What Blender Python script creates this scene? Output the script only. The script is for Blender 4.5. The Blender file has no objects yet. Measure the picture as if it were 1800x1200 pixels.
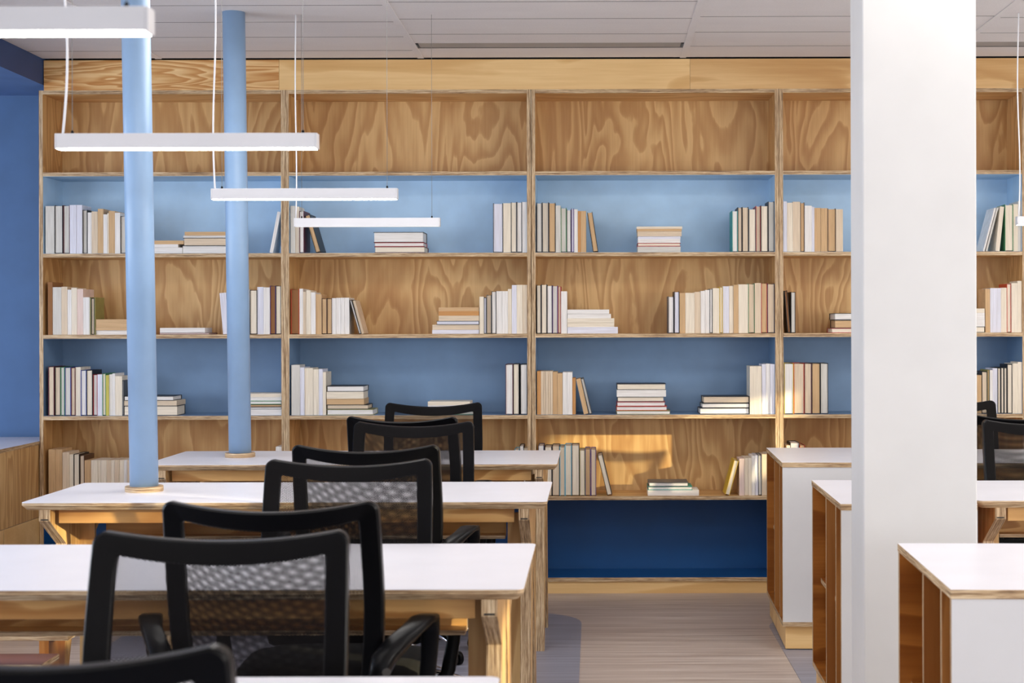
import bpy, math, random
from mathutils import Vector, Matrix
random.seed(7)
C = bpy.context.scene.collection
SC = bpy.context.scene
R = math.radians
# ------------------------------------------------------------------ camera, world, sun, big lights, exposure
FPX = 2700.0; VX, VY = 1045.0, 570.0; CAMZ = 1.314
cam = bpy.data.cameras.new('camera'); camo = bpy.data.objects.new('camera', cam); C.objects.link(camo)
cam.sensor_fit = 'HORIZONTAL'; cam.sensor_width = 36; cam.lens = 36 * FPX / 1800
cam.shift_x = -(VX - 900) / 1800; cam.shift_y = (VY - 600) / 1800
cam.clip_start = .05; cam.clip_end = 60
camo.location = (0, 0, CAMZ)
camo.rotation_euler = (Matrix.Rotation(R(90), 3, 'X') @ Matrix.Rotation(R(-.14), 3, 'Z')).to_euler()
SC.camera = camo
cam.dof.use_dof = True; cam.dof.focus_distance = 6.8; cam.dof.aperture_fstop = 7.0

W = bpy.data.worlds.new('world'); SC.world = W; W.use_nodes = True
bg = W.node_tree.nodes['Background']; bg.inputs[0].default_value = (.62, .78, 1, 1); bg.inputs[1].default_value = 1.2

def lamp(name, kind, loc, direction, energy, color, size=None, size_y=None, angle=None):
    l = bpy.data.lights.new(name, kind); o = bpy.data.objects.new(name, l); C.objects.link(o)
    l.energy = energy; l.color = color
    if kind == 'AREA':
        l.shape = 'RECTANGLE'; l.size = size; l.size_y = size_y
    if angle is not None: l.angle = angle
    o.location = loc
    o.rotation_euler = Vector(direction).to_track_quat('-Z', 'Y').to_euler()
    return o
SUN_DIR = (-1.8, 1, -.36)
lamp('sun', 'SUN', (4, -2, 4), SUN_DIR, 7.5, (1, .86, .52), angle=R(.8))
lamp('rear_window_daylight', 'AREA', (0, -3.35, 1.5), (0, 1, .25), 74, (1, .97, .94), 7.5, 1.9)
lamp('left_window_daylight', 'AREA', (-5.8, 3.2, 1.3), (1, .15, .3), 150, (.84, .91, 1), 4.6, 1.5)
lamp('right_window_daylight', 'AREA', (4.45, 2.6, 1.3), (-1, .12, .35), 175, (1, .95, .88), 5.5, 1.2)
for px in (-3.4, -.9, 1.3, 3.4):          # overhead fill lights added out of view to brighten tables, floor and shelves
    for py, pw in ((.6, 4), (2.4, 6.5), (4.0, 9), (5.4, 16)):
        lamp('overhead_fill_light', 'AREA', (px, py, 2.47 if px < -3 else 2.6), (0, 0, -1), pw, (1, .97, .93), 1.2, .6)
SC.view_settings.view_transform = 'Standard'; SC.view_settings.look = 'None'
SC.view_settings.gamma = 1; SC.view_settings.use_curve_mapping = False
SC.view_settings.exposure = 0.0
SC.cycles.transparent_max_bounces = 16
SC.cycles.max_bounces = 8
SC.cycles.use_denoising = True
SC.cycles.sample_clamp_indirect = 6

# ------------------------------------------------------------------ materials
def lin(c):
    out = []
    for v in c:
        v = v / 255
        out.append(v / 12.92 if v <= .04045 else ((v + .055) / 1.055) ** 2.4)
    return tuple(out) + (1,)

def newmat(name):
    m = bpy.data.materials.new(name); m.use_nodes = True
    return m, m.node_tree, m.node_tree.nodes['Principled BSDF']

def N(nt, typ, **kw):
    n = nt.nodes.new(typ)
    for k, v in kw.items(): setattr(n, k, v)
    return n

def noise(nt, vec, scale, detail=2, dist=0, rough=.5):
    n = N(nt, 'ShaderNodeTexNoise'); n.inputs['Scale'].default_value = scale
    n.inputs['Detail'].default_value = detail; n.inputs['Distortion'].default_value = dist
    n.inputs['Roughness'].default_value = rough
    nt.links.new(vec, n.inputs['Vector']); return n.outputs['Fac']

def mapping(nt, scale, rnd=True, loc=(0, 0, 0)):
    tc = N(nt, 'ShaderNodeTexCoord'); mp = N(nt, 'ShaderNodeMapping')
    mp.inputs['Scale'].default_value = scale; mp.inputs['Location'].default_value = loc
    if rnd:
        oi = N(nt, 'ShaderNodeObjectInfo'); mu = N(nt, 'ShaderNodeMath', operation='MULTIPLY'); mu.inputs[1].default_value = 37.0
        ad = N(nt, 'ShaderNodeVectorMath', operation='ADD')
        nt.links.new(oi.outputs['Random'], mu.inputs[0])
        nt.links.new(tc.outputs['Object'], ad.inputs[0]); nt.links.new(mu.outputs[0], ad.inputs[1])
        nt.links.new(ad.outputs[0], mp.inputs['Vector'])
    else:
        nt.links.new(tc.outputs['Object'], mp.inputs['Vector'])
    return mp.outputs['Vector']

def math_(nt, op, a, b=None, c=None):
    n = N(nt, 'ShaderNodeMath', operation=op)
    for i, v in enumerate((a, b, c)):
        if v is None: continue
        if isinstance(v, (int, float)): n.inputs[i].default_value = v
        else: nt.links.new(v, n.inputs[i])
    return n.outputs[0]

def ramp(nt, fac, stops):
    r = N(nt, 'ShaderNodeValToRGB')
    els = r.color_ramp.elements
    els[0].position = stops[0][0]; els[0].color = lin(stops[0][1])
    els[1].position = stops[-1][0]; els[1].color = lin(stops[-1][1])
    for p, c in stops[1:-1]:
        e = els.new(p); e.color = lin(c)
    nt.links.new(fac, r.inputs[0]); return r.outputs[0]

def mixc(nt, fac, a, b, mode='MIX'):
    n = N(nt, 'ShaderNodeMix', data_type='RGBA', blend_type=mode)
    for s, v in (('Factor', fac), ('A', a), ('B', b)):
        i = next(x for x in n.inputs if x.name == s and x.enabled)
        if isinstance(v, (int, float)): i.default_value = v
        elif isinstance(v, tuple): i.default_value = v
        else: nt.links.new(v, i)
    return next(x for x in n.outputs if x.enabled)

def plain(name, rgb, rough=.5, metal=0, var=.03, spec=.5):
    m, nt, b = newmat(name)
    v = mapping(nt, (1, 1, 1)); f = noise(nt, v, 7, 3)
    c0 = tuple(min(255, x * (1 - var)) for x in rgb); c1 = tuple(min(255, x * (1 + var)) for x in rgb)
    col = ramp(nt, f, [(.3, c0), (.7, c1)])
    nt.links.new(col, b.inputs['Base Color'])
    b.inputs['Roughness'].default_value = rough; b.inputs['Metallic'].default_value = metal
    b.inputs['Specular IOR Level'].default_value = spec
    return m

def ply(name, axis, light, dark, bands=9, across=2.6, along=.5, rough=.42, contrast=1.0):
    """rotary cut pine face: growth ring contours stretched along the grain plus fine fibres"""
    m, nt, b = newmat(name)
    s = [across] * 3; s[axis] = along
    v = mapping(nt, tuple(s))
    n1 = noise(nt, v, 1.0, 3.0, .5, .45)
    x = math_(nt, 'ADD', math_(nt, 'MULTIPLY', n1, bands), math_(nt, 'MULTIPLY', noise(nt, v, 5.0, 3, .3, .6), .35 * bands / 9))
    w = math_(nt, 'FRACT', x)
    tri = math_(nt, 'MULTIPLY', math_(nt, 'MULTIPLY', math_(nt, 'POWER', w, 1.5), math_(nt, 'SUBTRACT', 1.0, math_(nt, 'POWER', w, 9.0))), 1.5)
    s2 = [90] * 3; s2[axis] = 3.5
    f2 = noise(nt, mapping(nt, tuple(s2)), 1.0, 3, .2, .6)
    n3 = noise(nt, v, .8, 2)
    fac = math_(nt, 'ADD', math_(nt, 'MULTIPLY', tri, .62 * contrast), math_(nt, 'MULTIPLY', f2, .42))
    fac = math_(nt, 'ADD', fac, math_(nt, 'MULTIPLY', math_(nt, 'SUBTRACT', n3, .5), .5))
    mid = tuple((a + c) / 2 for a, c in zip(light, dark))
    col = ramp(nt, fac, [(.12, light), (.5, mid), (.95, dark)])
    nt.links.new(col, b.inputs['Base Color']); b.inputs['Roughness'].default_value = rough
    b.inputs['Specular IOR Level'].default_value = .35
    return m

def ply_edge(name, axis):
    """laminated edge: thin light and dark veneers stacked across the board's thickness axis"""
    m, nt, b = newmat(name)
    s = [5, 5, 5]; s[axis] = 330
    f = noise(nt, mapping(nt, tuple(s)), 1.0, 2, .15, .6)
    s2 = [30, 30, 30]; s2[axis] = 420
    g = noise(nt, mapping(nt, tuple(s2)), 1.0, 2)
    fac = math_(nt, 'ADD', math_(nt, 'MULTIPLY', f, .7), math_(nt, 'MULTIPLY', g, .3))
    col = ramp(nt, fac, [(.36, (106, 80, 56)), (.46, (166, 134, 98)), (.55, (204, 176, 138)), (.68, (228, 208, 174))])
    nt.links.new(col, b.inputs['Base Color']); b.inputs['Roughness'].default_value = .6
    return m

M = {}
M['ply_x'] = ply('pine_plywood_grain_across', 0, (228, 190, 134), (188, 138, 80), contrast=.7)
M['ply_y'] = ply('pine_plywood_grain_deep', 1, (226, 186, 130), (184, 128, 72))
M['ply_z'] = ply('pine_plywood_grain_upright', 2, (220, 182, 126), (174, 126, 74), bands=15, across=3.2, along=.7, contrast=.85)
M['ply_bold'] = ply('pine_plywood_bold_grain', 0, (240, 204, 148), (190, 128, 66), bands=15, across=7.5, along=.8, contrast=1.1)
M['ply_pale'] = ply('pale_pine_plywood', 0, (240, 204, 146), (206, 158, 96), bands=5, across=2.2, along=.5, contrast=.7)
M['ply_amber'] = ply('amber_varnished_plywood', 0, (190, 122, 54), (134, 74, 26), bands=7, across=3, along=.6, rough=.28)
M['ply_amber_z'] = ply('amber_varnished_plywood_upright', 2, (190, 130, 70), (146, 88, 40), bands=6, across=3, along=.5, rough=.28)
M['ply_rail'] = ply('pale_rail_plywood', 0, (218, 172, 110), (164, 110, 54), bands=9, across=4, along=.8)
for i, k in enumerate('xyz'): M['edge_' + k] = ply_edge('plywood_edge_' + ('wide', 'deep', 'tall')[i], i)
M['light_blue'] = plain('light_blue_paint', (180, 210, 236), .5)
M['mid_blue'] = plain('mid_blue_paint', (112, 140, 172), .5)
M['dark_blue'] = plain('dark_blue_paint', (4, 74, 132), .5)
M['wall_blue'] = plain('blue_wall_paint', (76, 112, 160), .6)
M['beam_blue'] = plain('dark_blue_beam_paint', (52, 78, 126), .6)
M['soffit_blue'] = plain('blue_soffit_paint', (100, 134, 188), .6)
M['pole_blue'] = plain('pale_blue_pole_paint', (144, 174, 208), .38)
M['white'] = plain('white_laminate', (230, 229, 236), .32, var=.01)
M['white_panel'] = plain('white_end_panel_laminate', (214, 213, 214), .35, var=.01)
M['white_paint'] = plain('white_wall_paint', (212, 211, 210), .6, var=.01)
M['lamp_white'] = plain('white_powder_coat', (216, 215, 218), .35, var=.01)
M['cable'] = plain('white_cable_rubber', (235, 235, 238), .5, var=.01)
M['wire'] = plain('steel_wire', (150, 148, 145), .4, .6, var=.02)
M['black'] = plain('black_moulded_plastic', (8, 8, 10), .32, var=.1, spec=.14)
M['black_soft'] = plain('black_seat_fabric', (13, 13, 14), .9, var=.15)
M['chrome'] = plain('polished_chrome', (215, 216, 220), .1, 1, var=.01)
M['dark_gap'] = plain('dark_shadow_gap', (28, 26, 26), .9)
M['walnut'] = ply('dark_stained_board', 0, (120, 78, 66), (84, 52, 44), bands=5, across=4, along=.5)
M['steel'] = plain('dark_bolt', (30, 26, 22), .5)
M['seam_shade'] = plain('seam_shade_strip', (112, 106, 102), .7)
M['vent'] = plain('grey_ceiling_slot', (168, 165, 162), .6)

def mk_tile():
    m, nt, b = newmat('ceiling_tile')
    v = mapping(nt, (1, 1, 1)); f = noise(nt, v, 160, 3, 0, .7); g = noise(nt, mapping(nt, (1.2, 3, 1)), 2, 2)
    fac = math_(nt, 'ADD', math_(nt, 'MULTIPLY', f, .6), math_(nt, 'MULTIPLY', g, .4))
    nt.links.new(ramp(nt, fac, [(.3, (226, 221, 220)), (.7, (238, 234, 232))]), b.inputs['Base Color'])
    b.inputs['Roughness'].default_value = .9
    bp = N(nt, 'ShaderNodeBump'); bp.inputs['Strength'].default_value = .15; bp.inputs['Distance'].default_value = .002
    nt.links.new(f, bp.inputs['Height']); nt.links.new(bp.outputs[0], b.inputs['Normal'])
    return m
M['tile'] = mk_tile()

def mk_floor(name, a, b_, c, rough):
    m, nt, b = newmat(name)
    f = noise(nt, mapping(nt, (1.1, 34, 1), False), 1.0, 4, .3, .6)
    g = noise(nt, mapping(nt, (4, 150, 1), False), 1.0, 3, .1, .6)
    fac = math_(nt, 'ADD', math_(nt, 'MULTIPLY', f, .65), math_(nt, 'MULTIPLY', g, .35))
    nt.links.new(ramp(nt, fac, [(.34, a), (.5, b_), (.66, c)]), b.inputs['Base Color'])
    b.inputs['Roughness'].default_value = rough
    return m
M['floor'] = mk_floor('grey_wood_look_floor', (150, 132, 120), (184, 168, 158), (204, 192, 183), .38)
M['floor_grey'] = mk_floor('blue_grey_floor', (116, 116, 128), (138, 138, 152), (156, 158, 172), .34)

def mk_objcol(name, rough, lines=0):
    m, nt, b = newmat(name)
    oi = N(nt, 'ShaderNodeObjectInfo')
    col = oi.outputs['Color']
    if lines:
        f = noise(nt, mapping(nt, (420, 420, 8) if lines == 1 else (8, 420, 420)), 1.0, 2)
        col = mixc(nt, 1.0, col, ramp(nt, f, [(.3, (232, 229, 225)), (.65, (255, 255, 255))]), 'MULTIPLY')
    else:
        f = noise(nt, mapping(nt, (25, 25, 25)), 1.0, 2)
        col = mixc(nt, 1.0, col, ramp(nt, f, [(.3, (235, 235, 235)), (.65, (255, 255, 255))]), 'MULTIPLY')
    nt.links.new(col, b.inputs['Base Color']); b.inputs['Roughness'].default_value = rough
    return m
M['page_v'] = mk_objcol('upright_page_edges', .8, 1)
M['page_h'] = mk_objcol('stacked_page_edges', .8, 2)
M['cover'] = mk_objcol('book_cover_card', .45)

def mk_emit(name, col, st):
    m, nt, b = newmat(name)
    b.inputs['Base Color'].default_value = (.9, .9, .9, 1)
    b.inputs['Emission Color'].default_value = col; b.inputs['Emission Strength'].default_value = st
    return m
M['led'] = mk_emit('led_diffuser_lit', (1, .95, .90, 1), 30)
M['led_dim'] = mk_emit('led_diffuser_dim', (1, .96, .93, 1), .25)

def mk_mesh():
    m, nt, b = newmat('black_net_fabric')
    uv = N(nt, 'ShaderNodeTexCoord').outputs['UV']
    k = 2 * math.pi / (.0042 * .866)
    tot = None
    for a in (0, 60, 120):
        d = N(nt, 'ShaderNodeVectorMath', operation='DOT_PRODUCT')
        nt.links.new(uv, d.inputs[0]); d.inputs[1].default_value = (k * math.cos(R(a)), k * math.sin(R(a)), 0)
        c = math_(nt, 'COSINE', d.outputs['Value'])
        tot = c if tot is None else math_(nt, 'ADD', tot, c)
    hole = math_(nt, 'GREATER_THAN', tot, -.30)
    b.inputs['Base Color'].default_value = lin((14, 11, 12)); b.inputs['Roughness'].default_value = .7; b.inputs['Specular IOR Level'].default_value = .12
    tr = N(nt, 'ShaderNodeBsdfTransparent'); mx = N(nt, 'ShaderNodeMixShader')
    nt.links.new(hole, mx.inputs[0]); nt.links.new(b.outputs[0], mx.inputs[1]); nt.links.new(tr.outputs[0], mx.inputs[2])
    nt.links.new(mx.outputs[0], nt.nodes['Material Output'].inputs['Surface'])
    return m
M['net'] = mk_mesh()

# ------------------------------------------------------------------ mesh builder
class MB:
    def __init__(s): s.v = []; s.f = []; s.m = []; s.mats = []; s.uv = None; s.smooth = []
    def mi(s, mat):
        if mat not in s.mats: s.mats.append(mat)
        return s.mats.index(mat)
    def face(s, idx, mat, sm=False): s.f.append(tuple(idx)); s.m.append(s.mi(mat)); s.smooth.append(sm)
    def box(s, x0, x1, y0, y1, z0, z1, mat, edge=None, axis=None, faces=None):
        """edge/axis: a board whose thickness runs along axis gets the edge material on its narrow sides"""
        n = len(s.v)
        s.v += [(x, y, z) for z in (z0, z1) for y in (y0, y1) for x in (x0, x1)]
        F = {'-z': (0, 2, 3, 1), '+z': (4, 5, 7, 6), '-y': (0, 1, 5, 4), '+y': (2, 6, 7, 3), '-x': (0, 4, 6, 2), '+x': (1, 3, 7, 5)}
        for k, idx in F.items():
            mm = mat
            if edge is not None and k[1] != axis: mm = edge
            if faces and k in faces: mm = faces[k]
            s.face([n + i for i in idx], mm)
        return s
    def prism(s, pts, a0, a1, plane, mat, edge, cap2=None):
        """pts: outline in plane ('yz' extruded in x, 'xy' in z, 'xz' in y)"""
        n = len(s.v); k = len(pts)
        for a in (a0, a1):
            for p, q in pts:
                s.v.append({'yz': (a, p, q), 'xy': (p, q, a), 'xz': (p, a, q)}[plane])
        s.face([n + i for i in range(k)][::-1], mat); s.face([n + k + i for i in range(k)], cap2 or mat)
        for i in range(k):
            j = (i + 1) % k
            s.face((n + i, n + j, n + k + j, n + k + i), edge)
        return s
    def loft(s, rings, mat, close_ring=True, cap=True, loop=False, smooth=True):
        n = len(s.v); k = len(rings[0])
        for r in rings: s.v += [tuple(p) for p in r]
        m = len(rings)
        for i in range(m if loop else m - 1):
            a = n + i * k; b = n + ((i + 1) % m) * k
            for j in range(k if close_ring else k - 1):
                jj = (j + 1) % k
                s.face((a + j, a + jj, b + jj, b + j), mat, smooth)
        if cap and not loop and close_ring:
            s.face([n + j for j in range(k)][::-1], mat); s.face([n + (m - 1) * k + j for j in range(k)], mat)
        return s
    def tube(s, pts, rad, mat, seg=8, loop=False):
        pts = [Vector(p) for p in pts]; rings = []
        m = len(pts); up = None
        for i, p in enumerate(pts):
            a = pts[(i - 1) % m] if (loop or i > 0) else p; b = pts[(i + 1) % m] if (loop or i < m - 1) else p
            t = (b - a).normalized()
            if up is None: up = Vector((0, 0, 1)) if abs(t.z) < .9 else Vector((1, 0, 0))
            u = t.cross(up).normalized(); w = u.cross(t).normalized(); up = w
            r = rad[i] if isinstance(rad, (list, tuple)) else rad
            rings.append([p + (u * math.cos(q) + w * math.sin(q)) * r for q in [2 * math.pi * j / seg for j in range(seg)]])
        return s.loft(rings, mat, loop=loop)
    def strap(s, pts, wx, th, mat, loop=False):
        """rounded flat bar following pts (in a y-z plane), width wx along x and thickness th"""
        pts = [Vector(p) for p in pts]; rings = []; m = len(pts)
        for i, p in enumerate(pts):
            a = pts[(i - 1) % m] if (loop or i > 0) else p; b = pts[(i + 1) % m] if (loop or i < m - 1) else p
            t = (b - a).normalized(); u = Vector((1, 0, 0)); w = u.cross(t).normalized()
            ww = wx[i] if isinstance(wx, (list, tuple)) else wx
            tt = th[i] if isinstance(th, (list, tuple)) else th
            ring = []
            for q in range(12):
                an = 2 * math.pi * q / 12
                cx, cy = math.cos(an), math.sin(an)
                ring.append(p + u * (math.copysign(abs(cx) ** .5, cx) * ww / 2) + w * (math.copysign(abs(cy) ** .5, cy) * tt / 2))
            rings.append(ring)
        return s.loft(rings, mat, loop=loop)
    def lathe(s, prof, c, mat, seg=32, smooth=True):
        rings = [[(c[0] + r * math.cos(2 * math.pi * j / seg), c[1] + r * math.sin(2 * math.pi * j / seg), c[2] + z) for j in range(seg)] for r, z in prof]
        return s.loft(rings, mat, smooth=smooth)
    def build(s, name, parent=None, bevel=0, color=None, subsurf=0, autosm=True):
        me = bpy.data.meshes.new(name); me.from_pydata([tuple(p) for p in s.v], [], s.f)
        for mt in s.mats: me.materials.append(mt)
        me.polygons.foreach_set('material_index', s.m)
        me.polygons.foreach_set('use_smooth', s.smooth)
        if s.uv is not None:
            l = me.uv_layers.new(name='UVMap')
            for lp in me.loops: l.data[lp.index].uv = s.uv[lp.vertex_index]
        me.update()
        o = bpy.data.objects.new(name, me); C.objects.link(o); o.parent = parent
        if color: o.color = color
        if bevel:
            b = o.modifiers.new('bevel', 'BEVEL'); b.width = bevel; b.segments = 2; b.limit_method = 'ANGLE'; b.angle_limit = R(40)
        if subsurf:
            q = o.modifiers.new('sub', 'SUBSURF'); q.levels = subsurf; q.render_levels = subsurf
        return o

def thing(name, label, cat, loc=(0, 0, 0), rot=(0, 0, 0), group=None):
    o = bpy.data.objects.new(name, None); C.objects.link(o); o.empty_display_size = .1
    o.location = loc; o.rotation_euler = rot; o['label'] = label; o['category'] = cat
    if group: o['group'] = group
    assert 4 <= len(label.split()) <= 16, label
    return o
def struct(o): o['kind'] = 'structure'; return o
def dup_tree(o, parent=None):
    c = o.copy(); C.objects.link(c); c.parent = parent
    for ch in list(o.children): dup_tree(ch, c)
    return c

def board(name, parent, x0, x1, y0, y1, z0, z1, axis, face, bevel=0, faces=None):
    return MB().box(x0, x1, y0, y1, z0, z1, M[face], M['edge_' + axis], axis, faces).build(name, parent, bevel)

# ------------------------------------------------------------------ room
CEIL = 2.617; YS = 7.5; YW = 7.84; XL, XR, YR = -6.0, 4.6, -3.5
fl = MB().box(XL, XR, YR, YW, -.1, 0, M['floor']).build('floor'); struct(fl)
def rounded(x0, x1, y0, y1, r, n=6, corners=(1, 1, 1, 1)):
    pts = []
    for (cx, cy, a0, on) in ((x1 - r, y0 + r, -90, corners[0]), (x1 - r, y1 - r, 0, corners[1]), (x0 + r, y1 - r, 90, corners[2]), (x0 + r, y0 + r, 180, corners[3])):
        if on:
            for i in range(n + 1):
                a = R(a0 + 90 * i / n); pts.append((cx + r * math.cos(a), cy + r * math.sin(a)))
        else:
            a = R(a0 + 45); pts.append((cx + math.copysign(r, math.cos(a)), cy + math.copysign(r, math.sin(a))))
    return pts
struct(MB().prism(rounded(-2.0, -.06, -3.0, 7.0, .25, 10), .0005, .002, 'xy', M['floor_grey'], M['floor_grey']).build('floor_grey_zone'))  # thin blue-grey sheets with rounded corners over the floor
struct(MB().prism(rounded(.755, 3.2, -3.0, 6.9, .25, 10), .0005, .002, 'xy', M['floor_grey'], M['floor_grey']).build('floor_grey_zone'))
struct(MB().box(XL, XR, YW, YW + .1, -.1, 3, M['wall_blue']).build('wall_back'))
# left wall with a long window opening, rear wall, right wall with unseen window openings shaped to land the sun patches
def wall_with_holes(name, fixed, a0, a1, plane, holes, mat, t=.12):
    mb = MB(); zs = (-.1, 3)
    def bx(p0, p1, z0, z1):
        if p1 - p0 < 1e-4 or z1 - z0 < 1e-4: return
        if plane == 'x': mb.box(min(fixed, fixed + t), max(fixed, fixed + t), p0, p1, z0, z1, mat)
        else: mb.box(p0, p1, min(fixed, fixed + t), max(fixed, fixed + t), z0, z1, mat)
    p = a0
    for h0, h1, z0, z1 in sorted(holes):
        bx(p, h0, *zs); bx(h0, h1, zs[0], z0); bx(h0, h1, z1, zs[1]); p = h1
    bx(p, a1, *zs)
    return struct(mb.build(name))
LH = [(.9, 3.1, .75, 2.25), (3.3, 5.5, .75, 2.25)]
RH = [(.62, 1.02, 1.20, 1.66), (1.25, 1.75, 1.55, 2.02), (5.02, 5.52, 1.30, 1.75)]
QH = [(-3.8, -.1, .6, 2.5), (.1, 3.8, .6, 2.5)]
wall_with_holes('wall_left', XL, YR - .1, YW + .1, 'x', LH, M['wall_blue'], -.12)
wall_with_holes('wall_right', XR, YR - .1, YW + .1, 'x', RH, M['white_paint'], .12)
wall_with_holes('wall_rear', YR, XL, XR, 'y', QH, M['white_paint'], -.12)
wn = 1
for (h0, h1, z0, z1), pl, fx in [(h, 'x', XL - .06) for h in LH] + [(h, 'x', XR + .06) for h in RH] + [(h, 'y', YR - .06) for h in QH]:
    mb = MB()
    for p0, p1, q0, q1 in ((h0, h0 + .03, z0, z1), (h1 - .03, h1, z0, z1), (h0, h1, z0, z0 + .03), (h0, h1, z1 - .03, z1)):
        if pl == 'x': mb.box(fx - .025, fx + .025, p0, p1, q0, q1, M['white_paint'])
        else: mb.box(p0, p1, fx - .025, fx + .025, q0, q1, M['white_paint'])
    struct(mb.build('window_%d' % wn)); wn += 1
# ceiling: dark void above, rows of tiles between flat runners
struct(MB().box(XL, XR, YR, YW, CEIL + .022, CEIL + .1, M['dark_gap']).build('ceiling'))
runx = [-2.125 + 1.28 * i for i in range(-3, 6)]
mb = MB(); rb = MB(); sm = MB()
for i, xr in enumerate(runx):
    rb.box(xr - .015, xr + .015, YR, YS, CEIL - .003, CEIL + .004, M['tile'])
    off = {2: .06, 3: .06, 4: .0, 5: -.035}.get(i, .0)
    x0 = max(XL, xr + .005); x1 = min(XR, xr + 1.28 - .005)
    y = 7.24 + off
    if x1 <= x0: continue
    mb.box(x0, x1, y, YS - .004, CEIL, CEIL + .02, M['tile'])
    first = True
    while y > YR:
        y0 = max(YR, y - .345)
        yy1 = y - .007
        if first and i in (4, 6): yy1 = y - .13
        mb.box(x0, x1, y0, yy1, CEIL, CEIL + .02, M['tile'])
        sm.box(x0 + .012, x1 - .012, y - .007, y - .001, CEIL - .0006, CEIL + .004, M['seam_shade']); y = y0; first = False  # grey strips added to stand in for shade in the tile gaps
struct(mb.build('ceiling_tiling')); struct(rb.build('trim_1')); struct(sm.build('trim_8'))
vm = MB()
for i in (4, 6):
    x0 = runx[i] + .03; x1 = runx[i] + 1.25; off = 0
    vm.box(x0, x1, 7.24 + off - .118, 7.24 + off - .012, CEIL + .0015, CEIL + .02, M['vent'])
struct(vm.build('trim_2'))
# dropped blue soffit on the left
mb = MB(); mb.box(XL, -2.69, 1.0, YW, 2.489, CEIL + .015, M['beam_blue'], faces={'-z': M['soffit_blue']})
struct(mb.build('trim_3'))
# plywood pelmet above the bookcases, three boards
for i, (x0, x1, mt) in enumerate(((-2.686, -1.538, 'ply_bold'), (-1.537, .469, 'ply_pale'), (.470, 2.15, 'ply_x'))):
    struct(MB().box(x0, x1, YS, YS + .018, 2.462, CEIL - .008, M[mt], M['edge_y'], 'y').build('trim_%d' % (4 + i)))
struct(MB().box(-2.686, 2.15, YS + .02, YW, 2.462, CEIL, M['dark_gap']).build('trim_7'))
struct(MB().box(2.125, XR, YS, YW, 0, CEIL, M['white_paint']).build('wall_niche'))

# white square column between the low bookcases
colm = MB().box(.743, 1.058, 4.25, 4.45, 0, CEIL, M['white_paint']).build('column', bevel=.004); struct(colm)

# ------------------------------------------------------------------ wall bookcases
TH = .019; PIT = 1.206; ZTOP = [.078, .4755, .8725, 1.269, 1.6655, 2.062]; BD = .275
XB = [-2.71 + 0, -2.71 + .0, 0, 0]
LEFTS = [-2.711, -1.5095, -.3065, .9035]; RIGHTS = [-1.5105, -.3095, .9015, 2.1085]
bay_names = ['leftmost', 'second', 'third', 'fourth']
blab = ['leftmost tall plywood bookcase with blue painted compartments beside the blue wall',
        'second tall plywood bookcase from the left, behind the hanging lamps',
        'third tall plywood bookcase, its dark blue bottom compartment in full view',
        'rightmost tall plywood bookcase, partly hidden behind the white column']
for bi in range(4):
    x0, x1 = LEFTS[bi], RIGHTS[bi]; w = x1 - x0
    t = thing('bookcase', blab[bi], 'bookcase', ((x0 + x1) / 2, YS, 0), group='tall wall bookcases')
    a, b = -w / 2, w / 2
    board('side_panel', t, a, a + TH, 0, BD + .02, .0, 2.462, 'x', 'ply_z')
    board('side_panel', t, b - TH, b, 0, BD + .02, .0, 2.462, 'x', 'ply_z')
    board('top_panel', t, a + TH, b - TH, 0, BD + .02, 2.443, 2.462, 'z', 'ply_x')
    for k, z in enumerate(ZTOP):
        board('shelf', t, a + TH, b - TH, .0, BD, z - TH, z, 'z', 'ply_x')
    zz = [ZTOP[k] for k in range(6)] + [2.443 + TH]
    for k in range(6):
        board('back_panel', t, a + TH, b - TH, BD, BD + .006, zz[k], zz[k + 1] - TH, 'y', 'ply_z')
    for k, mt, nm in ((0, 'dark_blue', 'dark blue painted lining'), (2, 'mid_blue', 'mid blue painted lining'), (4, 'light_blue', 'light blue painted lining')):
        z0, z1 = zz[k], zz[k + 1] - TH; q = .0008
        mb = MB(); xa, xb = a + TH, b - TH; mm = M[mt]; e = .002
        mb.box(xa, xb, e, BD, z0, z0 + q, mm); mb.box(xa, xb, e, BD, z1 - q, z1, mm)
        mb.box(xa, xa + q, e, BD, z0 + q, z1 - q, mm); mb.box(xb - q, xb, e, BD, z0 + q, z1 - q, mm)
        mb.box(xa + q, xb - q, BD - q, BD, z0 + q, z1 - q, mm)
        o = mb.build('painted_lining', t); o['label'] = nm
    board('plinth', t, a + TH, b - TH, .008, .026, 0, ZTOP[0] - TH, 'y', 'ply_pale')

# ------------------------------------------------------------------ books
PC = dict(w=(240, 236, 232), l=(228, 228, 240), c=(240, 228, 208), b=(226, 206, 180), t=(212, 176, 132), g=(216, 212, 204),
          o=(206, 150, 92), n=(150, 102, 60), y=(206, 196, 96), p=(234, 210, 200))
PN = dict(w='white', l='cool white', c='cream', b='beige', t='tan', g='greyish', o='orange tan', n='brown', y='yellow', p='pinkish')
CC = dict(k=(26, 24, 26), r=(176, 30, 34), m=(96, 28, 40), B=(36, 60, 150), G=(70, 140, 90), T=(30, 150, 140), O=(206, 70, 34), Y=(226, 190, 50),
          V=(84, 40, 120), C=(120, 190, 214), E=(90, 92, 96), N=(86, 56, 38), L=(150, 144, 80), D=(38, 44, 84))
CN = dict(k='black', r='red', m='dark red', B='blue', G='green', T='teal', O='orange red', Y='yellow', V='purple', C='pale blue',
          E='grey', N='dark brown', L='olive', D='navy')
ORD = ['first', 'second', 'third', 'fourth', 'fifth', 'sixth', 'seventh', 'eighth', 'ninth', 'tenth', 'eleventh', 'twelfth', 'thirteenth',
       'fourteenth', 'fifteenth', 'sixteenth', 'seventeenth', 'eighteenth', 'nineteenth', 'twentieth', 'twenty-first']
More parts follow.
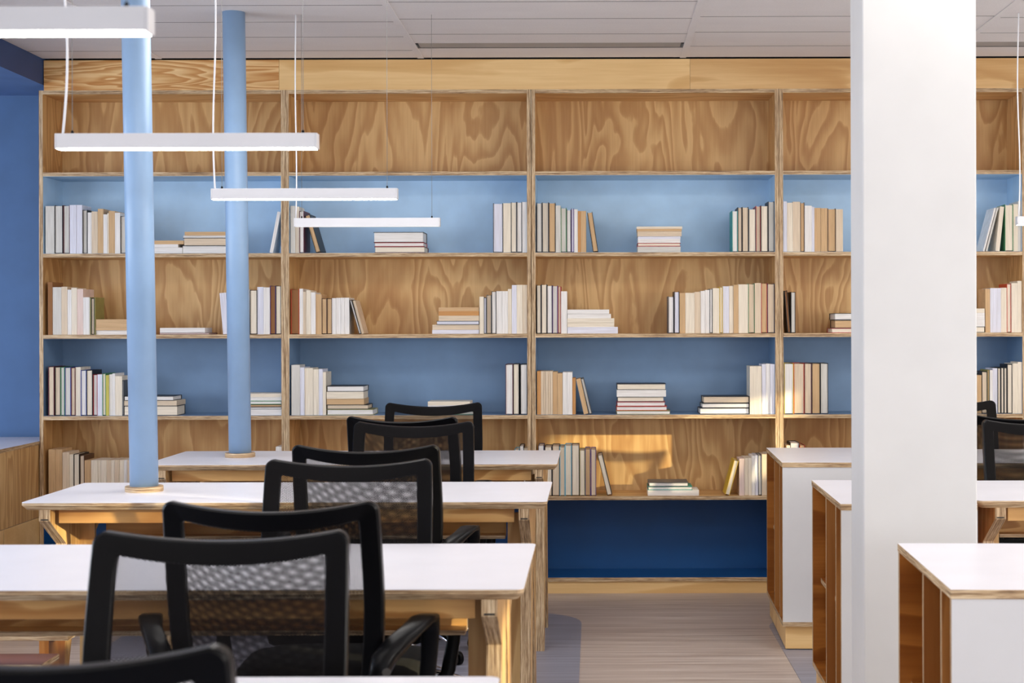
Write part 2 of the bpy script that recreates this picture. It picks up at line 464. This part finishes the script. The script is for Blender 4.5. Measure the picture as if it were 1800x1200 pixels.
ROWN = {4: 'pale blue', 3: 'upper wooden', 2: 'mid blue', 1: 'lower wooden'}
PAN = {'A': (60, 340), 'B': (500, 340), 'D': (920, 340), 'E': (1340, 340), 'P': (60, 620), 'Q': (500, 620), 'R': (920, 620), 'S': (1340, 620)}

def book_mesh(t, h, d, hard, lying, parent, pc, cc):
    """t thickness, h height (or length), d depth; page block and wrap round cover with the spine at the back"""
    ct = .0026 if hard else .0006; ov = .0035 if hard else 0
    if hard and t < .012: ct = .0016
    P = MB(); K = MB()
    def bx(mb, u0, u1, y0, y1, v0, v1, mat):
        if lying: mb.box(v0, v1, y0, y1, u0, u1, mat)
        else: mb.box(u0, u1, y0, y1, v0, v1, mat)
    pm = M['page_h'] if lying else M['page_v']
    # slightly hollow fore edge on hard books
    bx(P, ct, t - ct, ov, d - ct, ov, h - ov, pm)
    pg = P.build('pages', parent, color=lin(pc))
    bx(K, 0, ct, 0, d, 0, h, M['cover']); bx(K, t - ct, t, 0, d, 0, h, M['cover']); bx(K, ct, t - ct, d - ct, d, 0, h, M['cover'])
    K.build('cover', parent, color=lin(cc))

def describe(pc, cc, place):
    s = PN[pc] + ' book'
    if cc: s += ' with ' + CN[cc] + ' cover'
    s += ', ' + place
    if len(s.split()) > 16: s = s.replace(' with ' + CN.get(cc, '') + ' cover', '')
    return s
rnd = random.Random(3)
def shelf_z(row): return ZTOP[row] + (.0014 if row in (2, 4) else .0006)

def standing(pan, bay, row, side, items):
    """items: 'u0 u1 v code' in zoomed photo measurements of one shelf; lean: 'u0t u0b u1b v code L|R'"""
    ox, oy = PAN[pan]; n = 0; last = -9; zb = shelf_z(row)
    lo = LEFTS[bay] + TH + .0015; hi = RIGHTS[bay] - TH - .0015
    for it in items.split(';'):
        f = it.split(); code = f[-1]
        leaning = len(f) == 5
        yo = .006 + rnd.random() * .012
        s = FPX / (YS + yo)
        n += 1
        pc = code[0]; cc = code[1] if len(code) > 1 else None
        place = '%s from left in %s row, %s shelf, %s bookcase' % (ORD[n - 1], side, ROWN[row], bay_names[bay])
        lab = describe(pc, cc, place)
        grp = 'books on the %s shelf of the %s bookcase' % (ROWN[row], bay_names[bay])
        cov = CC[cc] if cc else tuple(min(250, v * 1.0 + 4) for v in PC[pc])
        hx = (float(f[-2]) / 3.913 + oy)
        h = CAMZ - (hx - 570) / s - zb
        h += .0024 * 0
        if not leaning:
            x0 = (ox + float(f[0]) / 3.913 - VX) / s; x1 = (ox + float(f[1]) / 3.913 - VX) / s
            x0 = max(x0, last + .0004, lo); x1 = min(max(x1, x0 + .004), hi); last = x1
            if x1 - x0 < .003: x0 = x1 - .003
            t = thing('book', lab, 'book', (x0, YS + yo, zb), group=grp)
            book_mesh(x1 - x0, h, .135 + rnd.random() * .03, bool(cc), False, t, PC[pc], cov)
        else:
            ut, ub0, ub1 = [(ox + float(q) / 3.913 - VX) / s for q in f[:3]]
            ang = math.atan2(ut - ub0, h); th = max(.005, (ub1 - ub0) * math.cos(ang))
            L = (h) / math.cos(ang) - th * abs(math.tan(ang)) * 0
            L = (h - th * abs(math.sin(ang))) / math.cos(ang)
            t = thing('book', lab.replace('book', 'leaning book', 1) if len(lab.split()) < 16 else lab, 'book', group=grp)
            xm = ub1 if ang > 0 else ub0
            if ang < 0: xm = max(ub0, last + .0006)
            t.location = (xm, YS + yo, zb); t.rotation_euler = (0, ang, 0)
            book_mesh(th, L, .14 + rnd.random() * .02, bool(cc), False, t, PC[pc], cov)
            if ang > 0:
                for c in t.children: c.location.x = -th
            last = ub1

def stack(pan, bay, row, which, items):
    """bottom to top: 'u0 u1 thickness code'"""
    ox, oy = PAN[pan]; z = shelf_z(row); s0 = FPX / (YS + .01); n = 0; its = items.split(';')
    for it in its:
        f = it.split(); code = f[-1]; n += 1
        yo = .006 + rnd.random() * .014
        x0 = (ox + float(f[0]) / 3.913 - VX) / s0; x1 = (ox + float(f[1]) / 3.913 - VX) / s0
        x0 = max(x0, LEFTS[bay] + TH + .0015); x1 = min(x1, RIGHTS[bay] - TH - .0015)
        th = float(f[2]) / 3.913 / s0 - .0004
        pc = code[0]; cc = code[1] if len(code) > 1 else None
        pos = 'top' if n == len(its) else ('bottom' if n == 1 else ORD[n - 1] + ' from bottom')
        lab = describe(pc, cc, '%s of %s stack, %s shelf, %s bookcase' % (pos, which, ROWN[row], bay_names[bay]))
        if len(lab.split()) < 15: lab = lab.replace('book', 'flat book', 1)
        cov = CC[cc] if cc else tuple(min(250, v + 4) for v in PC[pc])
        t = thing('book', lab, 'book', (x0, YS + yo, z), group='books on the %s shelf of the %s bookcase' % (ROWN[row], bay_names[bay]))
        book_mesh(th, x1 - x0, .14 + rnd.random() * .025, bool(cc), True, t, PC[pc], cov)
        z += th + .0004

# bay 1
standing('A', 0, 4, 'left', '80 140 77 g;143 198 72 gk;203 246 72 gm;247 290 70 l;290 331 70 l;333 367 104 gk;370 396 122 w;397 438 115 b;440 477 97 t;478 504 135 w;505 514 127 c;514 557 112 t;558 592 124 w;593 634 147 gk;635 665 150 t')
stack('A', 0, 4, 'left', '742 1018 40 w;760 990 22 w;745 1028 26 t')
stack('A', 0, 4, 'right', '1021 1345 50 w;1028 1332 56 bk;1025 1335 16 w;1035 1316 26 t')
standing('A', 0, 4, 'right', '1676 1620 1643 118 w')
standing('A', 0, 3, 'left', '95 126 600 n;127 187 635 g;188 228 632 b;229 256 652 w;257 294 640 c;295 337 648 p;338 382 705 w;383 391 705 bL;392 414 710 bk;415 421 705 yL')
stack('A', 0, 3, 'left', '422 745 30 w;426 740 20 t;425 742 56 t')
stack('A', 0, 3, 'middle', '858 1205 12 pm;862 1172 34 w')
standing('A', 0, 3, 'right', '1275 1300 1343 675 l;1346 1390 652 w;1391 1436 655 c;1437 1482 655 w;1484 1534 657 ck;1535 1577 637 l;1578 1621 640 w;1622 1661 628 nV;1662 1704 628 ck')
standing('P', 0, 2, 'left', '97 136 85 bm;142 180 87 bk;181 208 88 gG;209 251 90 gB;253 281 92 bm;283 319 90 c;320 358 110 wB;359 400 110 ck;401 434 140 wr;435 467 140 l;468 492 133 cG;493 511 145 y;512 537 140 w;538 555 133 w;556 604 152 c;605 614 180 wE')
stack('P', 0, 2, 'left', '616 987 68 ck;616 977 35 b;616 958 32 wk')
stack('P', 0, 2, 'right', '1434 1705 42 w;1440 1705 15 wE;1436 1705 18 tN;1434 1705 25 wG;1436 1705 25 w;1434 1705 25 c')
standing('P', 0, 1, 'left', '97 143 655 t;145 191 655 t;193 238 675 b;239 268 690 c;270 309 687 ck;311 343 697 bN;345 389 730 t;390 434 730 c;435 457 730 c;458 495 730 c;496 526 730 b;527 550 730 c;551 580 728 b;581 615 730 c;616 636 730 w;637 659 730 b;662 684 700 740 w')
standing('P', 0, 1, 'right', '1660 1707 640 w')
# bay 2
standing('B', 1, 4, 'left', '43 75 80 g;77 103 85 c;104 136 115 wm;140 218 253 137 tk')
stack('B', 1, 4, 'middle', '620 967 42 cm;617 960 29 wr;613 957 72 wk')
standing('B', 1, 4, 'right', '1437 1505 65 lk;1507 1558 65 c;1560 1598 57 cE;1600 1635 57 wE;1637 1674 57 w')
standing('B', 1, 3, 'left', '45 103 652 nO;104 128 650 w;129 150 670 b;151 181 660 c;182 214 675 w;215 256 688 t;257 292 716 tN;293 327 716 tN;328 355 715 w;356 387 713 w;388 413 712 w;414 446 712 w;447 514 528 725 wk;468 530 546 730 b')
stack('B', 1, 3, 'right', '1015 1338 28 l;1017 1340 35 b;1045 1341 26 lE;1062 1339 36 b;1060 1338 31 o;1060 1338 26 t')
standing('B', 1, 3, 'right', '1342 1371 708 c;1372 1389 712 lE;1390 1424 695 bE;1425 1457 670 wk;1458 1497 670 w;1498 1537 670 w;1538 1564 655 c;1565 1597 628 l;1598 1637 627 c;1638 1677 627 c')
standing('Q', 1, 2, 'left', '47 104 78 g;105 136 95 l;137 195 100 c;197 235 108 c;236 262 107 l;263 284 128 c')
stack('Q', 1, 2, 'left', '289 610 40 wL;289 575 32 bk;289 545 41 t;289 543 48 c;289 545 40 wk')
stack('Q', 1, 2, 'middle', '985 1300 24 wG;990 1290 22 c;985 1300 20 w;985 1275 26 c')
standing('Q', 1, 2, 'right', '1520 1571 77 wm;1573 1613 75 ck;1622 1674 77 wk')
standing('Q', 1, 1, 'right', '1580 1614 662 cC;1615 1645 637 wk;1646 1681 655 c')
# bay 3
standing('D', 2, 4, 'left', '93 130 63 gk;132 175 60 cE;177 222 62 tk;224 258 82 g;259 298 97 gG;299 330 110 wk;331 350 102 lV;351 375 108 w;376 396 120 o;397 433 120 t;440 481 517 125 tk')
stack('D', 2, 4, 'middle', '787 1083 39 g;787 1083 24 cr;790 1080 27 w;790 1083 19 l;787 1090 17 b;787 1090 17 b;785 1090 17 t;782 1095 17 c')
standing('D', 2, 4, 'right', '1437 1476 120 wT;1477 1505 97 bk;1507 1550 95 bk;1552 1600 107 cE;1601 1633 88 br;1634 1684 85 ck;1686 1728 57 gk')
standing('D', 2, 3, 'left', '92 122 627 ck;124 162 623 ck;163 199 630 wk;200 237 632 gV;238 259 638 br;260 300 672 w')
stack('D', 2, 3, 'left', '303 650 45 l;302 625 30 c;302 625 30 c;303 603 30 w;302 590 30 w')
standing('D', 2, 3, 'right', '997 1034 708 wE;1038 1073 675 lk;1075 1114 685 t;1115 1177 685 c;1178 1220 678 b;1221 1250 672 w;1251 1280 665 w;1281 1302 657 wE;1303 1349 653 c;1350 1371 643 cY;1372 1415 640 l;1416 1445 638 c;1446 1480 630 t;1481 1546 627 c;1547 1591 622 bG;1592 1635 618 b;1636 1678 618 tr;1679 1728 622 bD')
standing('R', 2, 2, 'left', '93 119 125 o;120 136 125 b;137 152 125 b;153 168 125 b;169 184 125 b;185 200 125 b;201 233 130 t;234 268 140 t;270 300 133 w;301 335 133 w;336 358 173 o;360 415 447 175 t;393 452 472 173 gE')
stack('R', 2, 2, 'middle', '638 1010 26 wL;638 988 30 wO;642 975 31 wr;645 967 34 cE;642 980 47 w;642 980 43 ck')
stack('R', 2, 2, 'right', '1212 1554 43 wk;1227 1554 33 wk;1237 1554 47 bk')
standing('R', 2, 2, 'right', '1557 1637 95 c;1640 1667 80 l;1668 1697 78 w;1698 1728 80 l')
standing('R', 2, 1, 'left', '100 140 635 wD;145 194 645 ck;196 247 637 bk;248 284 645 bC;285 329 635 cC;330 383 635 ck;385 421 668 cL;422 460 660 tB;462 498 662 bV;506 575 610 697 ck')
stack('R', 2, 1, 'middle', '853 1205 38 w;855 1160 26 wT;860 1132 28 wE')
standing('R', 2, 1, 'right', '1448 1382 1415 738 cY;1483 1517 730 p;1518 1545 727 c;1546 1567 725 c;1568 1590 712 w;1591 1612 708 l;1613 1637 705 gE;1638 1667 700 b;1668 1700 698 c')
# bay 4
standing('E', 3, 4, 'left', '147 171 57 l;172 211 67 c;212 262 60 b;263 292 65 tN;293 342 87 w;343 360 95 l;361 403 103 t;405 450 105 t;452 507 107 tN;509 556 112 b')
standing('E', 3, 4, 'right', '1598 1518 1530 105 w;1614 1537 1549 105 g;1638 1605 1633 95 c;1670 1727 82 cG;1728 1760 80 c;1761 1785 60 g')
standing('E', 3, 3, 'left', '152 175 195 670 nk;197 228 680 gk')
stack('E', 3, 3, 'left', '475 790 33 cr;497 790 56 tk;497 790 47 wk')
stack('E', 3, 3, 'right', '1250 1533 42 cE;1250 1533 48 w;1250 1533 46 w;1250 1533 30 c')
standing('E', 3, 3, 'right', '1535 1567 662 t;1568 1641 657 l;1642 1681 655 c;1682 1712 627 cO;1713 1755 623 c;1756 1785 608 c')
standing('S', 3, 2, 'left', '150 214 75 wY;216 287 75 bO;289 338 75 bm;340 397 75 tk;399 452 75 gk')
standing('S', 3, 2, 'right', '1430 1476 160 b;1477 1507 160 t;1508 1547 135 bk;1548 1562 122 tL;1563 1583 125 w;1584 1616 113 l;1617 1639 110 ck;1640 1661 108 ck;1662 1682 108 ck;1683 1719 85 ck;1720 1756 80 c;1757 1787 70 c')
standing('S', 3, 1, 'left', '165 189 640 c;190 252 620 wk;254 290 637 tr')

# ------------------------------------------------------------------ cabinet by the blue wall
t = thing('storage_cabinet', 'low plywood cabinet with white top under the blue wall at far left', 'cabinet', (-3.066, 6.75, 0))
MB().box(-.35, .352, -1.2, 1.05, .732, .75, M['white'], M['edge_z'], 'z', {'-z': M['ply_x'], '-y': M['edge_z']}).build('cabinet_top', t)
board('side_panel', t, .33, .349, -1.18, 1.05, .38, .732, 'x', 'ply_z')
board('side_panel', t, -.349, -.33, -1.18, 1.05, .0, .732, 'x', 'ply_z')
MB().box(-.33, .33, -1.16, -1.14, .02, .732, M['ply_z']).build('front_panel', t)
for k in range(3):
    MB().box(.33, .352, -1.18 + .742 * k, -1.18 + .742 * (k + 1) - .003, 0, .378, M['ply_pale'], M['edge_x'], 'x').build('base_panel', t, .001)

# ------------------------------------------------------------------ tables
TZ = .76
def make_table(label, xl, xr, yf, yb, group):
    xc = (xl + xr) / 2; w = (xr - xl) / 2; D = yb - yf
    t = thing('study_table', label, 'table', (xc, yf, 0), group=group)
    top = MB(); o0 = rounded(-w, w, 0, D, .018, 5)
    def ins(d): return rounded(-w + d, w - d, d, D - d, .018, 5)
    levels = [(0, TZ), (0, TZ - .0016), (0, TZ - .010), (.012, TZ - .024)]
    rings = [[(p, q, z) for p, q in ins(d)] for d, z in levels]
    n = len(top.v); k = len(rings[0])
    for r in rings: top.v += r
    top.face([n + j for j in range(k)], M['white']); top.face([n + 3 * k + j for j in range(k)][::-1], M['ply_x'])
    for i in range(3):
        for j in range(k):
            jj = (j + 1) % k
            top.face((n + i * k + j, n + (i + 1) * k + j, n + (i + 1) * k + jj, n + i * k + jj), M['white'] if i == 0 else M['edge_z'])
    top.build('table_top', t)
    zt = TZ - .024
    def rail(name, y0, y1, z0, z1, mat='ply_rail'):
        return MB().box(-w + .105, w - .105, y0, y1, z0, z1, M[mat], M['edge_y'], 'y').build(name, t, .001)
    rail('apron', .045, .063, .690, zt); rail('apron', D - .055, D - .035, .716, zt)
    tr = MB().box(-w + .15, w - .15, .375, .393, .60, zt, M['ply_rail'], M['edge_y'], 'y').box(-w + .15, w - .15, .315, .375, .60, .611, M['ply_x'], M['edge_z'], 'z')
    tr.build('cable_tray', t)
    for sx in (-1, 1):
        xo = sx * (w - .055); xi = sx * (w - .090); a0, a1 = min(xo, xi), max(xo, xi)
        fr = [(.01, zt), (.01, .70), (.16, .61), (.06, 0), (.12, 0), (.30, .60), (.31, zt)]
        MB().prism(fr[::-1], a0, a1, 'yz', M['ply_z'], M['edge_x']).build('leg', t, .0015)
        rr = [(D - p, q) for p, q in fr]
        MB().prism(rr, a0, a1, 'yz', M['ply_z'], M['edge_x']).build('leg', t, .0015)
        # inner stiffening board between the two legs
        b0, b1 = sorted((sx * (w - .090), sx * (w - .140)))
        MB().box(b0, b1, .285, .303, .04, .69, M['ply_z'], M['edge_y'], 'y').build('stiffener', t, .001)
        for y in (.01 - .001,):
            MB().box(a0 + .006, a1 - .006, y, y + .003, .703, .707, M['steel']).build('bolt', t)
    return t
XT0, XT1 = -1.80, -.150
TB = [(1.92, 2.42), (3.22, 3.89), (4.81, 5.42), (6.11, 6.77)]
tl = ['nearest white topped table, only its back edge showing at the bottom', 'second nearest white topped plywood table, behind the close pair of mesh chairs',
      'white topped plywood table carrying the nearer pale blue pole', 'farthest white topped plywood table, carrying the farther pale blue pole']
for (a, b), l in zip(TB, tl): make_table(l, XT0, XT1, a, b, 'study tables in the left column')
make_table('white topped table right of the column, in front of the two right-hand chairs', 1.20, 2.85, 4.81, 5.42, 'study tables beyond the column')
make_table('white topped table right of the column, seen only through the chair mesh', 1.20, 2.85, 6.11, 6.77, 'study tables beyond the column')

# poles from table to ceiling with plywood collars
def pole(label, x, y, xt, yt):
    t = thing('service_pole', label, 'pole', (x, y, TZ), group='pale blue service poles')
    H = CEIL - TZ + .0; dx, dy = xt - x, yt - y
    rr = .0465
    mb = MB(); rings = []
    for k in range(2):
        z = .017 + (H - .017) * k
        f = z / H
        rings.append([(dx * f + rr * math.cos(2 * math.pi * j / 48), dy * f + rr * math.sin(2 * math.pi * j / 48), z) for j in range(48)])
    mb.loft(rings, M['pole_blue']).build('pole_tube', t)
    MB().lathe([(.0615, 0), (.0625, .002), (.0625, .016), (.0615, .018), (.0462, .018)], (0, 0, 0), M['edge_z'], 48, smooth=False).build('collar', t)
    return t
pole('pale blue pole with plywood collar on the nearer table, left of its twin', -1.508, 5.14, -1.51, 5.05)
pole('thinner looking pale blue pole with plywood collar on the farthest table', -1.494, 6.47, -1.50, 6.40)

# ------------------------------------------------------------------ low bookcases in the aisle
def low_case(label, xf, yf, xb, yb):
    D = math.hypot(xb - xf, yb - yf); rz = -math.atan2(xb - xf, yb - yf); w = .42; H = .757
    t = thing('low_bookcase', label, 'bookcase', (xf, yf, 0), (0, 0, rz), 'low aisle bookcases')
    zb = .115
    MB().box(-.002, w, -.002, D, H - .020, H, M['white'], M['edge_z'], 'z', {'-z': M['ply_y']}).build('case_top', t, .0008)
    board('base_board', t, 0, w, 0, D, zb - .018, zb, 'z', 'ply_amber')
    def upr(name, y0, near=None):
        f = {'-y': M[near]} if near else None
        return MB().box(0, w, y0, y0 + .016, zb, H - .020, M['ply_amber_z'], M['edge_y'], 'y', f).build(name, t)
    upr('end_panel', 0, 'white_panel'); 
    MB().box(0, w, D - .018, D, zb, H - .020, M['ply_amber'], M['edge_y'], 'y', {'+y': M['white_panel']}).build('end_panel', t)
    cuts = [.016, D * .17, D * .49, D - .018]
    for c in cuts[1:3]: MB().box(0, w - .012, c - .009, c + .007, zb, H - .020, M['ply_amber_z'], M['edge_y'], 'y').build('divider', t)
    for i in range(3):
        y0 = cuts[i] + (.007 if i else 0); y1 = cuts[i + 1] - (.009 if i < 2 else 0)
        board('shelf', t, .028, w - .012, y0, y1, .395, .411, 'z', 'ply_amber')
    MB().box(w - .012, w, .016, D - .018, zb, H - .020, M['ply_amber_z']).build('back_panel', t)
    MB().box(.012, w - .012, .012, D - .012, .006, zb - .018, M['ply_pale'], M['edge_x'], 'x', {'-y': M['ply_pale'], '+y': M['ply_pale']}).build('plinth', t)
    MB().box(.03, w - .03, .03, D - .03, 0, .006, M['dark_gap']).build('shadow_gap_block', t)  # dark colour stands in for the shadow gap under the plinth
    return t
low_case('farthest low plywood bookcase with white end, its plinth on show', .755, 6.18, .774, 6.92)
low_case('middle low plywood bookcase with white end, standing behind the column edge', .762, 4.753, .775, 5.48)
low_case('nearest low plywood bookcase with white top, in front of the column', .747, 3.22, .770, 3.90)

# ------------------------------------------------------------------ pendant lamps
def pendant(label, xl, y, z0, lit, length=.611, zc=CEIL - .002, sway=0.0, cabx=.012, wl=.04, wr=.035):
    t = thing('pendant_lamp', label, 'lamp', (xl, y, z0), group='linear pendant lamps')
    L = length; hw = .017; H = .036
    MB().box(.004, L - .004, -hw, hw, .0015, H, M['lamp_white']).build('housing', t, .0012)
    for xa in (0, L - .004): MB().box(xa, xa + .004, -hw, hw, 0, H, M['lamp_white']).build('end_cap', t, .0008)
    MB().box(.005, L - .005, -hw + .0015, hw - .0015, -.0005, .0015, M['led' if lit else 'led_dim']).build('diffuser', t)
    top = zc - z0
    pts = []
    for k in range(25):
        f = k / 24
        z = H + (top - H) * f
        pts.append((cabx + sway * math.sin(f * math.pi * 2.2) * (1 - f * .5), .0, z))
    MB().tube(pts, .0030, M['cable'], 8).build('power_cable', t)
    for x in (wl, L - wr):
        MB().tube([(x, 0, H + .006), (x, 0, top)], .0008, M['wire'], 6).build('suspension_wire', t)
        MB().lathe([(.0025, 0), (.0035, .002), (.0035, .006), (.0015, .009)], (x, 0, H), M['black'], 12).build('wire_clamp', t)
    return t
ZL = 1.744 - .018
pendant('farthest pendant lamp of the left line, its strip unlit', -1.257, 2700 / 419, ZL, False, sway=.003, cabx=.006, wl=.03)
pendant('third pendant lamp from the front, glowing strip before the pale blue shelf', -1.256, 2700 / 535, ZL, True, sway=-.006, cabx=.010, wl=.033)
pendant('second pendant lamp from the front, glowing white bar crossing the nearer pole', -1.257, 2700 / 751, ZL, True, sway=.012, cabx=.014, wl=.036)
pendant('nearest pendant lamp, large glowing bar cut by the top left corner', -1.236, 2700 / 1244, ZL, True, sway=.008, cabx=.014)
pendant('pendant lamp at the right edge beyond the column, only its end showing', 1.771, 2700 / 419, ZL, True, sway=.006, cabx=.010)

# ------------------------------------------------------------------ mesh office chairs (facing local +y, origin on floor)
ZC, ZB0, HW = .965, .50, .215
def wid(z):
    f = (z - ZB0) / (ZC - ZB0)
    return HW - .022 * (1 - min(1, max(0, f) * 1.6)) ** 2 + .004 * math.sin(min(1, max(0, f)) * math.pi)
def back_outline(inset=0.0, m=24, r=.020):
    """closed rounded outline in (x, z); corners higher than the middle of the top edge"""
    xt = wid(ZC - r); xb = wid(ZB0 + r); ri = max(.004, r - inset * .55)
    dip = lambda x: .020 * (1 - (abs(x) / (xt - r)) ** 2) if abs(x) < xt - r else 0
    seq = []
    X1 = xt - inset; Z1 = ZC - inset; Z0 = ZB0 + inset; X0 = xb - inset
    for i in range(m + 1):
        u = -1 + 2 * i / m; x = u * (X1 - ri); seq.append((x, Z1 - .020 * (1 - u * u)))
    for i in range(1, 6):
        a = R(90 - 18 * i * .999 + 0); seq.append((X1 - ri + ri * math.cos(a), Z1 - ri + ri * math.sin(a)))
    for i in range(1, m + 1):
        z = (Z1 - ri) + (Z0 + ri - Z1 + ri) * i / m; seq.append((wid(z) - inset, z))
    for i in range(1, 6):
        a = R(-18 * i); seq.append((X0 - ri + ri * math.cos(a), Z0 + ri + ri * math.sin(a)))
    for i in range(1, m + 1):
        x = (X0 - ri) * (1 - 2 * i / m); seq.append((x, Z0))
    for i in range(1, 6):
        a = R(-90 - 18 * i); seq.append((-X0 + ri + ri * math.cos(a), Z0 + ri + ri * math.sin(a)))
    for i in range(1, m + 1):
        z = (Z0 + ri) + (Z1 - ri - Z0 - ri) * i / m; seq.append((-wid(z) + inset, z))
    for i in range(1, 5):
        a = R(180 - 18 * i); seq.append((-X1 + ri + ri * math.cos(a), Z1 - ri + ri * math.sin(a)))
    return seq
def back_y(x, z):
    """the back bows forward at its sides and leans back towards the top"""
    f = max(0, (z - ZB0) / (ZC - ZB0))
    return -.185 - .088 * f + .010 * math.sin(f * math.pi) + .028 * (abs(x) / HW) ** 2

def make_chair(label, x, y, rz, group):
    t = thing('office_chair', label, 'chair', (x, y, 0), (0, 0, rz), group)
    B = M['black']
    # frame: outer and inner outlines, front and rear faces
    out = back_outline(); inn = back_outline(inset=.040)
    mb = MB(); k = len(out)
    rings = []
    for i in range(k):
        (xo, zo), (xi, zi) = out[i], inn[i]
        ring = []
        for f, dy in ((.0, -.013), (0, .008), (.07, .012), (.93, .012), (1, .008), (1, -.006), (.93, -.010), (.10, -.017)):
            xx = xo + (xi - xo) * f; zz = zo + (zi - zo) * f
            ring.append((xx, back_y(xx, zz) + dy, zz))
        rings.append(ring)
    mb.loft(rings, B, loop=True, smooth=False); mb.build('back_frame', t)
    # stretched net over the front of the frame
    nb = MB(); nu, nv = 24, 24; uv = []
    for j in range(nv + 1):
        for i in range(nu + 1):
            a = -1 + 2 * i / nu; f = j / nv
            z = ZB0 + .004 + (ZC - ZB0 - .008) * f
            hw = wid(z) - .003
            if j in (0, nv): hw -= .012
            if j in (1, nv - 1): hw -= .003
            xx = a * hw
            z -= .020 * (1 - a * a) * f ** 3
            nb.v.append((xx, back_y(xx, z) + .0145, z)); uv.append((xx, z))
    for j in range(nv):
        for i in range(nu):
            p = j * (nu + 1) + i
            nb.face((p, p + 1, p + nu + 2, p + nu + 1), M['net'], True)
    nb.uv = uv; nb.build('net_panel', t)
    # lumbar bar and spine
    MB().strap([(0, -.215, .58), (0, -.235, .50), (0, -.25, .44), (0, -.24, .37), (0, -.12, .385), (0, 0, .395)], .07, .022, B).build('spine_bracket', t)
    # seat
    sb = MB(); rings = []
    prof = [(.80, .425), (.95, .430), (1.0, .450), (1.0, .475), (.95, .497), (.80, .506), (.45, .503), (.05, .500)]
    for s_, z in prof:
        ring = []
        for j in range(40):
            a = 2 * math.pi * j / 40; cx, cy = math.cos(a), math.sin(a)
            e = .45
            xx = math.copysign(abs(cx) ** e, cx) * .235 * s_; yy = math.copysign(abs(cy) ** e, cy) * .19 * s_
            fr = max(0, (yy - .09) / .13); ring.append((xx, yy, z - .02 * fr * fr))
        rings.append(ring)
    sb.loft(rings, M['black_soft']).build('seat', t)
    MB().box(-.10, .10, -.11, .11, .375, .425, B).build('seat_mechanism', t, .01)
    for sx in (-1, 1):
        path = [(.208, -.232, .60), (.222, -.222, .645), (.245, -.195, .672), (.268, -.15, .690), (.284, -.11, .703), (.292, -.075, .700), (.294, -.055, .670), (.290, -.05, .61), (.282, -.045, .53), (.270, -.035, .46), (.245, -.02, .418), (.15, .0, .400)]
        MB().strap([(sx * a, b, c) for a, b, c in path], [.030, .050, .050, .048, .050, .048, .040, .036, .034, .036, .05, .05], [.075, .055, .032, .020, .018, .020, .022, .020, .020, .020, .018, .016], B).build('armrest', t)
        MB().tube([(sx * .222, -.240, .625), (sx * .232, -.256, .625)], .009, M['steel'], 12).build('bolt', t)
    MB().lathe([(.028, .11), (.028, .22), (.018, .222), (.018, .38)], (0, 0, 0), M['chrome'], 20).build('gas_lift', t)
    base = MB()
    base.lathe([(.035, .085), (.045, .09), (.045, .115), (.034, .128)], (0, 0, 0), M['chrome'], 24)
    cz = []
    for q in range(5):
        a = R(90 + 72 * q + 14); dx, dy = math.cos(a), math.sin(a); rings = []
        for f in range(8):
            r = .03 + .22 * f / 7; z = .118 - .045 * (f / 7) ** 2; w = .024 - .008 * f / 7
            cx, cy = dx * r, dy * r
            rings.append([(cx - dy * w * math.cos(b), cy + dx * w * math.cos(b), z + w * .62 * math.sin(b)) for b in [2 * math.pi * k2 / 10 for k2 in range(10)]])
        base.loft(rings, M['chrome']); cz.append((dx * .242, dy * .242, a))
    bo = base.build('star_base', t)
    for cx, cy, a in cz:
        wb = MB()
        for s_ in (-1, 1):
            u = Vector((-math.sin(a), math.cos(a), 0)); c = Vector((cx, cy, .026)) + u * .013 * s_
            wb.tube([c - u * .009, c + u * .009], .026, B, 18)
        wb.tube([(cx, cy, .03), (cx, cy, .072)], .010, B, 10)
        wb.build('caster', bo)
    return t
PI = math.pi
G = 'black mesh office chairs in the left column'
# facing away from us, tucked at the near side of a table
def away(label, px_c, s, rz=0, g=G):
    Y = 2700 / s; x = (px_c - VX) / s
    return make_chair(label, x, Y + .262, rz, g)
# facing us, tucked at the far side of a table
def toward(label, px_c, s, rz=0, g=G):
    Y = 2700 / s; x = (px_c - VX) / s
    return make_chair(label, x, Y - .238, PI + rz, g)
away('nearest mesh chair, black back cut off at the bottom left corner', 50, 1620)
toward('large mesh chair facing the viewer behind the nearest table', 392, 1038, R(1))
away('mesh chair seen from behind, overlapping the large front chair, armrest at its right', 476, 888, R(-1))
toward('mesh chair facing the viewer, third from the front, showing net-covered frame', 617, 677, R(1.5))
away('mesh chair with smooth shiny top, its right armrest over the second table', 645, 605, R(-1.5))
toward('mesh chair facing the viewer beyond the pole-bearing nearer table, fifth from front', 729, 488, R(1))
away('mesh chair with smooth frame at the near side of the farthest table', 719, 462, R(-7))
toward('farthest mesh chair on the left, between farthest table and bookcase', 767, 392, R(3))
G2 = 'black mesh office chairs beyond the column'
toward('mesh chair right of the column, nearer one with net-covered upright', 1834, 485, R(2), G2)
away('mesh chair right of the column with shiny curved top edge', 1800, 458, 0, G2)
toward('farthest mesh chair right of the column, only its corner showing', 1662, 388, R(-2), G2)

# ------------------------------------------------------------------ low slatted bench left of the tables
t = thing('low_bench', 'low dark wooden bench seen beneath the left end of the second table', 'bench', (-2.2, 4.55, 0))
MB().box(-.55, .57, -.03, .12, .30, .318, M['walnut'], M['edge_z'], 'z').build('seat_board', t, .002)
MB().box(-.55, .57, .2, .35, .34, .358, M['walnut'], M['edge_z'], 'z').build('seat_board', t, .002)
for xx in (-.5, .48):
    MB().prism([(0, 0), (.32, 0), (.35, .34), (.2, .34), (.2, .30), (-.02, .30)], xx, xx + .03, 'yz', M['ply_amber_z'], M['ply_amber_z']).build('leg', t)
